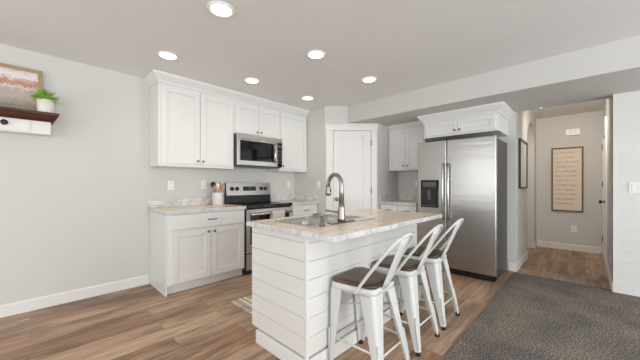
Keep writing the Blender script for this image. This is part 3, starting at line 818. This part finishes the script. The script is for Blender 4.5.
# faucet: gooseneck with pull-down head and side lever
fx, fy = 1.600, 1.310
t = thing('faucet', 'tall brushed nickel gooseneck faucet on the island sink', 'faucet', (fx, fy, .919))
B().box(fx - .13, fx + .13, fy - .028, fy + .028, .9188, .9245).build('deck_plate', M['nickel'], t, .003)
B().lathe([(.030, .9246), (.029, .945), (.026, .97), (.024, 1.02), (.021, 1.06), (.001, 1.06)], (fx, fy, 0), 20).build('base', M['nickel'], t)
pts = [(fx, fy, 1.0), (fx, fy, 1.16)]
rr = .066
for k in range(0, 13):
    a = PI * k / 12 * 1.02
    pts.append((fx, fy + rr - rr * math.cos(a), 1.19 + .075 * math.sin(a) * 1.1))
B().tube(pts, [.021] + [.018] * 1 + [.0155] * 13, 12).build('neck', M['nickel'], t)
ex = pts[-1]
B().lathe([(.0155, .01), (.018, -.015), (.024, -.055), (.024, -.075), (.018, -.079), (.001, -.079)], (ex[0], ex[1], ex[2] + .004), 16).build('spray_head', M['nickel'], t)
B().box(ex[0] - .006, ex[0] + .006, ex[1] - .024, ex[1] - .019, ex[2] - .05, ex[2] - .02).build('spray_button', M['black'], t, .001)
B().tube([(fx, fy + .018, .985), (fx - .02, fy + .06, .992), (fx - .045, fy + .115, 1.0)], [.011, .008, .0065], 8).build('lever', M['nickel'], t)
t = thing('soap_dispenser', 'small chrome soap dispenser on the near corner of the sink deck', 'soap dispenser', (1.385, 1.305, .919))
B().lathe([(.022, .9188), (.021, .928), (.014, .934), (.013, .975), (.001, .976)], (1.385, 1.305, 0), 16).build('body', M['nickel'], t)
B().tube([(1.385, 1.305, .972), (1.385, 1.305, .99), (1.378, 1.327, .995), (1.36, 1.37, .985)], [.011, .010, .008, .006], 8).build('spout', M['nickel'], t)

# ------------------------------------------------------------------ bar stools
SXs = [1.568, 2.062, 2.545]; SY = 1.083
def make_stool(cx, cy, label):
    t = thing('bar_stool', label, 'bar stool', (cx, cy, 0), 'bar stools at the island')
    m = Matrix.Translation((cx, cy, 0))
    h = .156
    def rr2(hw, r, z): return [(p[0] * (1 + .15 * p[1] / h), p[1], p[2]) for p in rrect(-hw, hw, -hw, hw, r, z, 6)]
    B(m).loft([rr2(h + .004, .042, .505), rr2(h + .004, .042, .545), rr2(h - .004, .042, .5515), rr2(h - .02, .05, .5515)]).build('seat_pan', M['stoolwhite'], t)
    B(m).loft([rr2(h - .004, .042, .552), rr2(h, .042, .556), rr2(h, .042, .570), rr2(h - .004, .042, .5745), rr2(h - .03, .045, .5755), rr2(h - .09, .03, .5735), rr2(h - .14, .01, .573)]).build('seat', M['seatwood'], t)
    # pressed-steel legs: folded corner section, wide at the top, narrow at the foot
    for sx in (-1, 1):
        for sy in (-1, 1):
            top = Vector((sx * (h + .004) * (1 + .15 * sy), sy * (h + .004), .515))
            foot = Vector((sx * .184 - .013, -.250 if sy < 0 else .154, .022))
            rings = []
            for k in range(9):
                f = k / 8; c = top.lerp(foot, f)
                wd = .070 * (1 - f) ** 1.1 + .036; th = .010; r = min(.028, wd * .55)
                outer = []
                for q in range(7):
                    a = R(90 * q / 6)
                    outer.append((r - r * math.cos(a), r - r * math.sin(a)))     # from x-arm end towards y-arm
                pl = [(0, wd)] + [(p[0], p[1]) for p in outer] + [(wd, 0)]
                inn = [(wd, th)] + [(max(p[0], th), max(p[1], th)) for p in outer[::-1]] + [(th, wd)]
                ring = [(c.x - sx * p[0], c.y - sy * p[1], c.z) for p in pl + inn]
                rings.append(ring)
            lg = B(m).loft(rings, True, True, False).build('leg', M['stoolwhite'], t, .0025)
            # pressed rib on the lower half of the corner
            rb = B(m); pr = []
            for f in (.55, .75, .97):
                c = top.lerp(foot, f); pr.append((c.x - sx * .004, c.y - sy * .004, c.z))
            rb.tube(pr, [.0055, .006, .0055], 8); rb.build('rib', M['stoolwhite'], lg)
            B(m).lathe([(.017, 0), (.018, .012), (.014, .024), (.001, .025)], (foot.x - sx * .012, foot.y - sy * .012, 0), 14).build('foot_cap', M['rubber'], lg)
    # stretchers
    def at(sx, sy, z):
        top = Vector((sx * (h + .004) * (1 + .15 * sy), sy * (h + .004), .515)); foot = Vector((sx * .184 - .013, -.250 if sy < 0 else .154, .022))
        f = (.515 - z) / (.515 - .022); c = top.lerp(foot, f); return Vector((c.x - sx * .012, c.y - sy * .012, z))
    for (a, c, z) in (((-1, 1), (1, 1), .17), ((-1, -1), (1, -1), .17), ((-1, -1), (-1, 1), .19), ((1, -1), (1, 1), .19)):
        B(m).tube([at(*a, z), at(*c, z)], .008, 8, flat=.6).build('stretcher', M['stoolwhite'], t)
    # seat braces crossing under the pan
    for s in (-1, 1):
        B(m).tube([at(-1, s, .40), at(1, -s, .40)], .006, 6).build('cross_brace', M['stoolwhite'], t)
    # backrest: hoop from the seat sides, with a wide centre splat
    ctrl = []
    for k in range(25):
        u = -1 + 2 * k / 24
        a = abs(u)
        x = math.copysign((h + .008) * min(1, (1 - (1 - a) ** 2.3)), u)
        g = 1 - a ** 2.0
        g = (1 - a) ** .62 if a > .0 else 1
        y = -.045 - .265 * min(1, g * 1.0) ** .95
        z = .525 + .36 * (1 - a ** 2.6) ** 1.0
        ctrl.append((x, y, z))
    # blend so both ends rise straight from the pan
    hoop = []
    N_ = 32
    for k in range(N_ + 1):
        ang = PI * k / N_
        cxx = -math.cos(ang); s_ = math.sin(ang)
        x = (h + .010) * (abs(cxx) ** .75) * (1 if cxx > 0 else -1)
        lift = s_ ** .85
        hoop.append((x, -.055 - .262 * lift,   .535 + .362 * lift))
    B(m).tube([(-(h + .010), -.050, .515)] + hoop + [((h + .010), -.050, .515)], .0095, 10).build('hoop', M['stoolwhite'], t)
    sp = B(m)
    rows = []
    for k in range(7):
        f = k / 6
        hw = .042 + .014 * f
        yb = -.162 - .148 * f ** .95; zb = .535 + .350 * f
        rows.append([(-hw, yb + .004, zb), (-hw * .5, yb - .002, zb), (0, yb - .004, zb), (hw * .5, yb - .002, zb), (hw, yb + .004, zb),
                     (hw, yb + .009, zb), (0, yb + .002, zb), (-hw, yb + .009, zb)])
    sp.loft(rows, True, True, True).build('splat', M['stoolwhite'], t)
    for s in (-1, 1):
        B(m).lathe([(.008, 0), (.007, s * .004), (.001, s * .005)], (s * (h + .019), -.05, .525), 10, 'X').build('bolt', M['stoolwhite'], t)
    return t
st = make_stool(SXs[0], SY, 'white metal bar stool with walnut seat, nearest the camera')
dup(st, (SXs[1] - SXs[0], 0, 0), 'white metal bar stool with walnut seat, the middle one of three at the island')
dup(st, (SXs[2] - SXs[0], 0, 0), 'white metal bar stool with walnut seat, nearest the refrigerator')

# ------------------------------------------------------------------ rug between range and island
t = thing('kitchen_rug', 'beige woven rug with cream border and fringe between range and island', 'rug', (2.0, 2.3, 0))
rx0, rx1, ry0, ry1 = 1.47, 2.40, 2.02, 2.60
B().box(rx0, rx1, ry0, ry1, .0005, .008).build('weave', M['rug'], t, .003)
B().box(rx0 + .02, rx0 + .045, ry0, ry1, .0082, .0095).box(rx0 + .075, rx0 + .1, ry0, ry1, .0082, .0095).box(rx1 - .045, rx1 - .02, ry0, ry1, .0082, .0095).build('stripes', M['rugstripe'], t)
random.seed(3)
fr = B()
for i in range(30):
    y = ry0 + (ry1 - ry0) * (i + .5) / 30
    for (xe, s) in ((rx0, -1), (rx1, 1)):
        a = random.uniform(-.012, .012)
        fr.tube([(xe, y, .006), (xe + s * .03, y + a * .4, .0055), (xe + s * .065, y + a, .005)], [.004, .0035, .003], 5)
f_ = fr.build('fringe', M['rugstripe'], t); f_['kind'] = 'stuff'

# ------------------------------------------------------------------ shelf with picture and plant
YS0 = 3.62
t = thing('wall_shelf', 'dark walnut topped wall shelf with white drawer front', 'shelf', (-.3, 3.7, 1.66))
poly = [(YL - .002, 1.865), (YS0 - .022, 1.865), (YS0 - .022, 1.845), (YS0 - .008, 1.815), (YS0 + .012, 1.782), (YL - .002, 1.782)]
sh = B()
xe = .192; xs_ = -.80
sh.loft([[(xs_, p[0], p[1]) for p in poly], [(xe - (.04 if p[1] < 1.80 else (.02 if p[1] < 1.82 else 0)), p[0], p[1]) for p in poly]], True, True, False)
sh.build('shelf_board', M['shelfwood'], t, .003)
B().box(xs_ + .04, .135, YS0 + .032, YL - .002, 1.664, 1.7815).build('box', M['white'], t, .002)
d = B().box(-.34, .0, YS0 + .022, YS0 + .0315, 1.676, 1.770).build('drawer', M['white'], t, .002)
kb = B(FS(-.155, YS0 + .022, 1.735)); kb.lathe([(.006, 0), (.006, -.012), (.021, -.016), (.024, -.024), (.019, -.032), (.001, -.034)], n=16, axis='Y')
for k in range(8):
    a = 2 * PI * k / 8; kb.lathe([(.005, -.028), (.004, -.034), (.001, -.036)], (.014 * math.cos(a), 0, .014 * math.sin(a)), 8, 'Y')
kb.build('drawer_knob', M['iron'], d)

# landscape picture leaning on the wall
def landscape():
    m = bpy.data.materials.new('autumn_field_print'); m.use_nodes = True
    nt = m.node_tree; b = nt.nodes['Principled BSDF']; L = nt.links.new; N = nt.nodes.new
    tc = N('ShaderNodeTexCoord'); sp = N('ShaderNodeSeparateXYZ'); L(tc.outputs['Object'], sp.inputs[0])
    n = N('ShaderNodeTexNoise'); n.inputs['Scale'].default_value = 26; n.inputs['Detail'].default_value = 6; L(tc.outputs['Object'], n.inputs['Vector'])
    n1 = N('ShaderNodeTexNoise'); n1.inputs['Scale'].default_value = 15; n1.inputs['Detail'].default_value = 5; L(tc.outputs['Object'], n1.inputs['Vector'])
    off = N('ShaderNodeMath'); off.operation = 'MULTIPLY_ADD'; off.inputs[1].default_value = .10; L(n1.outputs['Fac'], off.inputs[0]); L(sp.outputs['Z'], off.inputs[2])
    n.inputs['Scale'].default_value = 75; n.inputs['Roughness'].default_value = .7
    off2 = N('ShaderNodeMath'); off2.operation = 'MULTIPLY_ADD'; off2.inputs[1].default_value = .15; L(n.outputs['Fac'], off2.inputs[0]); L(off.outputs[0], off2.inputs[2])
    mr = N('ShaderNodeMapRange'); mr.inputs['From Min'].default_value = .135; mr.inputs['From Max'].default_value = .53; L(off2.outputs[0], mr.inputs['Value'])
    r = ramp(nt, [(0.0, '#d0a850'), (.07, '#6f7a70'), (.15, '#a09688'), (.30, '#bfb2a2'), (.48, '#bda89f'), (.54, '#e6dad8'), (.60, '#b98068'), (.70, '#d3a896'), (.76, '#e9e4e6'), (.90, '#e4d8da'), (1.0, '#cf9782')])
    L(mr.outputs[0], r.inputs['Fac']); L(r.outputs[0], b.inputs['Base Color']); b.inputs['Roughness'].default_value = .6
    return m
M['landscape'] = landscape()
lean = math.atan2(.03, .42)
mp_ = Matrix.Translation((-.20, 3.750, 1.8655)) @ Matrix.Rotation(-lean, 4, 'X')
t = thing('framed_picture', 'autumn landscape picture in a tan wooden frame on the shelf', 'picture', mp_ @ Vector((0, 0, 0)))
hw, hh, fw = .283, .418, .032
fr = B(mp_).box(-hw, hw, -.012, .012, 0, fw).box(-hw, hw, -.012, .012, hh - fw, hh).box(-hw, -hw + fw, -.012, .012, fw, hh - fw).box(hw - fw, hw, -.012, .012, fw, hh - fw)
fr.build('frame', M['frametan'], t, .002)
B(mp_).box(-hw + fw, hw - fw, -.004, .008, fw, hh - fw).build('print', M['landscape'], t)

# potted plant
px, py = .1, 3.655
t = thing('potted_plant', 'small green fern in a white cylinder pot on the shelf end', 'plant', (px, py, 1.865))
B().lathe([(.001, 1.8655), (.054, 1.8655), (.058, 1.870), (.060, 1.985), (.057, 1.987), (.053, 1.984), (.052, 1.965), (.001, 1.964)], (px, py, 0), 28).build('pot', M['pot'], t)
B().lathe([(.0515, 1.9645), (.05, 1.968), (.001, 1.972)], (px, py, 0), 16).build('soil', M['soil'], t)
random.seed(11)
lv = B()
for i in range(80):
    a = random.uniform(0, 2 * PI); el = random.uniform(.35, 1.35); ln = random.uniform(.065, .135)
    base = Vector((px + random.uniform(-.025, .025), py + random.uniform(-.025, .025), 1.972))
    d = Vector((math.cos(a) * math.cos(el), math.sin(a) * math.cos(el), math.sin(el)))
    if d.y > 0: ln = min(ln, .055 / max(d.y, .05))
    side = d.cross(Vector((0, 0, 1))).normalized()
    def P_(f): return base + d * ln * f + Vector((0, 0, -.045 * f * f * math.cos(el)))
    lv.tube([P_(0), P_(.5), P_(1)], [.0013, .001, .0006], 4)
    for j in range(3, 9):
        f = j / 8; c = P_(f); ll = .030 * (1.15 - f * .7)
        for s in (-1, 1):
            tip = c + side * s * ll + d * ll * .7 + Vector((0, 0, random.uniform(-.004, .006)))
            mid = (c + tip) / 2; w_ = d * ll * .22
            up = Vector((0, 0, .002))
            lv.quad(c, mid + w_ + up, tip, mid - w_ + up)
lo_ = lv.build('leaves', M['leaf'], t)
sm = lo_.modifiers.new('thick', 'SOLIDIFY'); sm.thickness = .0006

# ------------------------------------------------------------------ hall art
t = thing('framed_picture', 'dark framed print on the white hall side wall', 'picture', (5.13, YH, 1.49))
x0, x1, z0, z1, fw = 4.80, 5.46, 1.135, 1.85, .022
fr = B().box(x0, x1, YH - .028, YH - .001, z0, z0 + fw).box(x0, x1, YH - .028, YH - .001, z1 - fw, z1).box(x0, x0 + fw, YH - .028, YH - .001, z0 + fw, z1 - fw).box(x1 - fw, x1, YH - .028, YH - .001, z0 + fw, z1 - fw)
fr.build('frame', M['frameblack'], t, .002)
def botanical():
    m = bpy.data.materials.new('grey_botanical_print'); m.use_nodes = True
    nt = m.node_tree; b = nt.nodes['Principled BSDF']; L = nt.links.new; N = nt.nodes.new
    tc = N('ShaderNodeTexCoord')
    mp2 = N('ShaderNodeMapping'); mp2.inputs['Scale'].default_value = (6, 1, 3); L(tc.outputs['Object'], mp2.inputs['Vector'])
    n = N('ShaderNodeTexNoise'); n.inputs['Scale'].default_value = 1.6; n.inputs['Detail'].default_value = 6; n.inputs['Distortion'].default_value = 1.5; L(mp2.outputs[0], n.inputs['Vector'])
    r = ramp(nt, [(.3, '#a9a8a6'), (.42, '#dcdad7'), (.6, '#eceae7')]); L(n.outputs['Fac'], r.inputs['Fac']); L(r.outputs[0], b.inputs['Base Color']); b.inputs['Roughness'].default_value = .5
    return m
M['botanical'] = botanical()
B().box(x0 + fw, x1 - fw, YH - .012, YH - .002, z0 + fw, z1 - fw).build('print', M['botanical'], t)

sy0, sy1, sz0, sz1 = .026, .462, .70, 1.867
t = thing('framed_sign', 'tall cream text sign in a brown wood frame on the hall end wall', 'sign', (XB, .244, 1.28))
fw = .022
fr = B().box(XB - .028, XB - .001, sy0, sy1, sz0, sz0 + fw).box(XB - .028, XB - .001, sy0, sy1, sz1 - fw, sz1).box(XB - .028, XB - .001, sy0, sy0 + fw, sz0 + fw, sz1 - fw).box(XB - .028, XB - .001, sy1 - fw, sy1, sz0 + fw, sz1 - fw)
fr.build('frame', M['framebrown'], t, .002)
bd = B().box(XB - .012, XB - .002, sy0 + fw, sy1 - fw, sz0 + fw, sz1 - fw).build('board', M['canvas'], t)
# lettering: rows of small script-like strokes too fine to read
random.seed(5)
widths = [.26, .25, .32, .24, .29, .29, .26, .30, .26, .29, .26, .25, .20]
words = [(3, 4, 6), (3, 9), (5, 4, 6), (9, 4), (3, 8, 4), (5, 2, 6), (5, 3, 2), (2, 6, 5), (5, 7), (2, 7, 5), (4, 9), (2, 11), (1, 8)]
for i, wdt in enumerate(widths[:12]):
    tx = B(); zc = sz1 - .105 - i * .0845
    y = sy1 - .055; cw = wdt / (sum(words[i]) + len(words[i]) - 1)
    for wl in words[i]:
        for c in range(wl):
            hgt = random.choice((.016, .018, .024, .027)); ya = y - cw * .12; yb = y - cw * .88
            pts = [(XB - .0135, ya, zc), (XB - .0135, (ya + yb) / 2, zc + hgt), (XB - .0135, yb, zc), (XB - .0135, yb - cw * .1, zc + hgt * .5)]
            if random.random() < .5: pts = [(XB - .0135, ya, zc + hgt), (XB - .0135, ya, zc), (XB - .0135, yb, zc + .002), (XB - .0135, yb, zc + hgt * .8)]
            tx.tube(pts, .0016, 4)
            y -= cw
        y -= cw
    tx.build('text_line', M['ink'], bd)
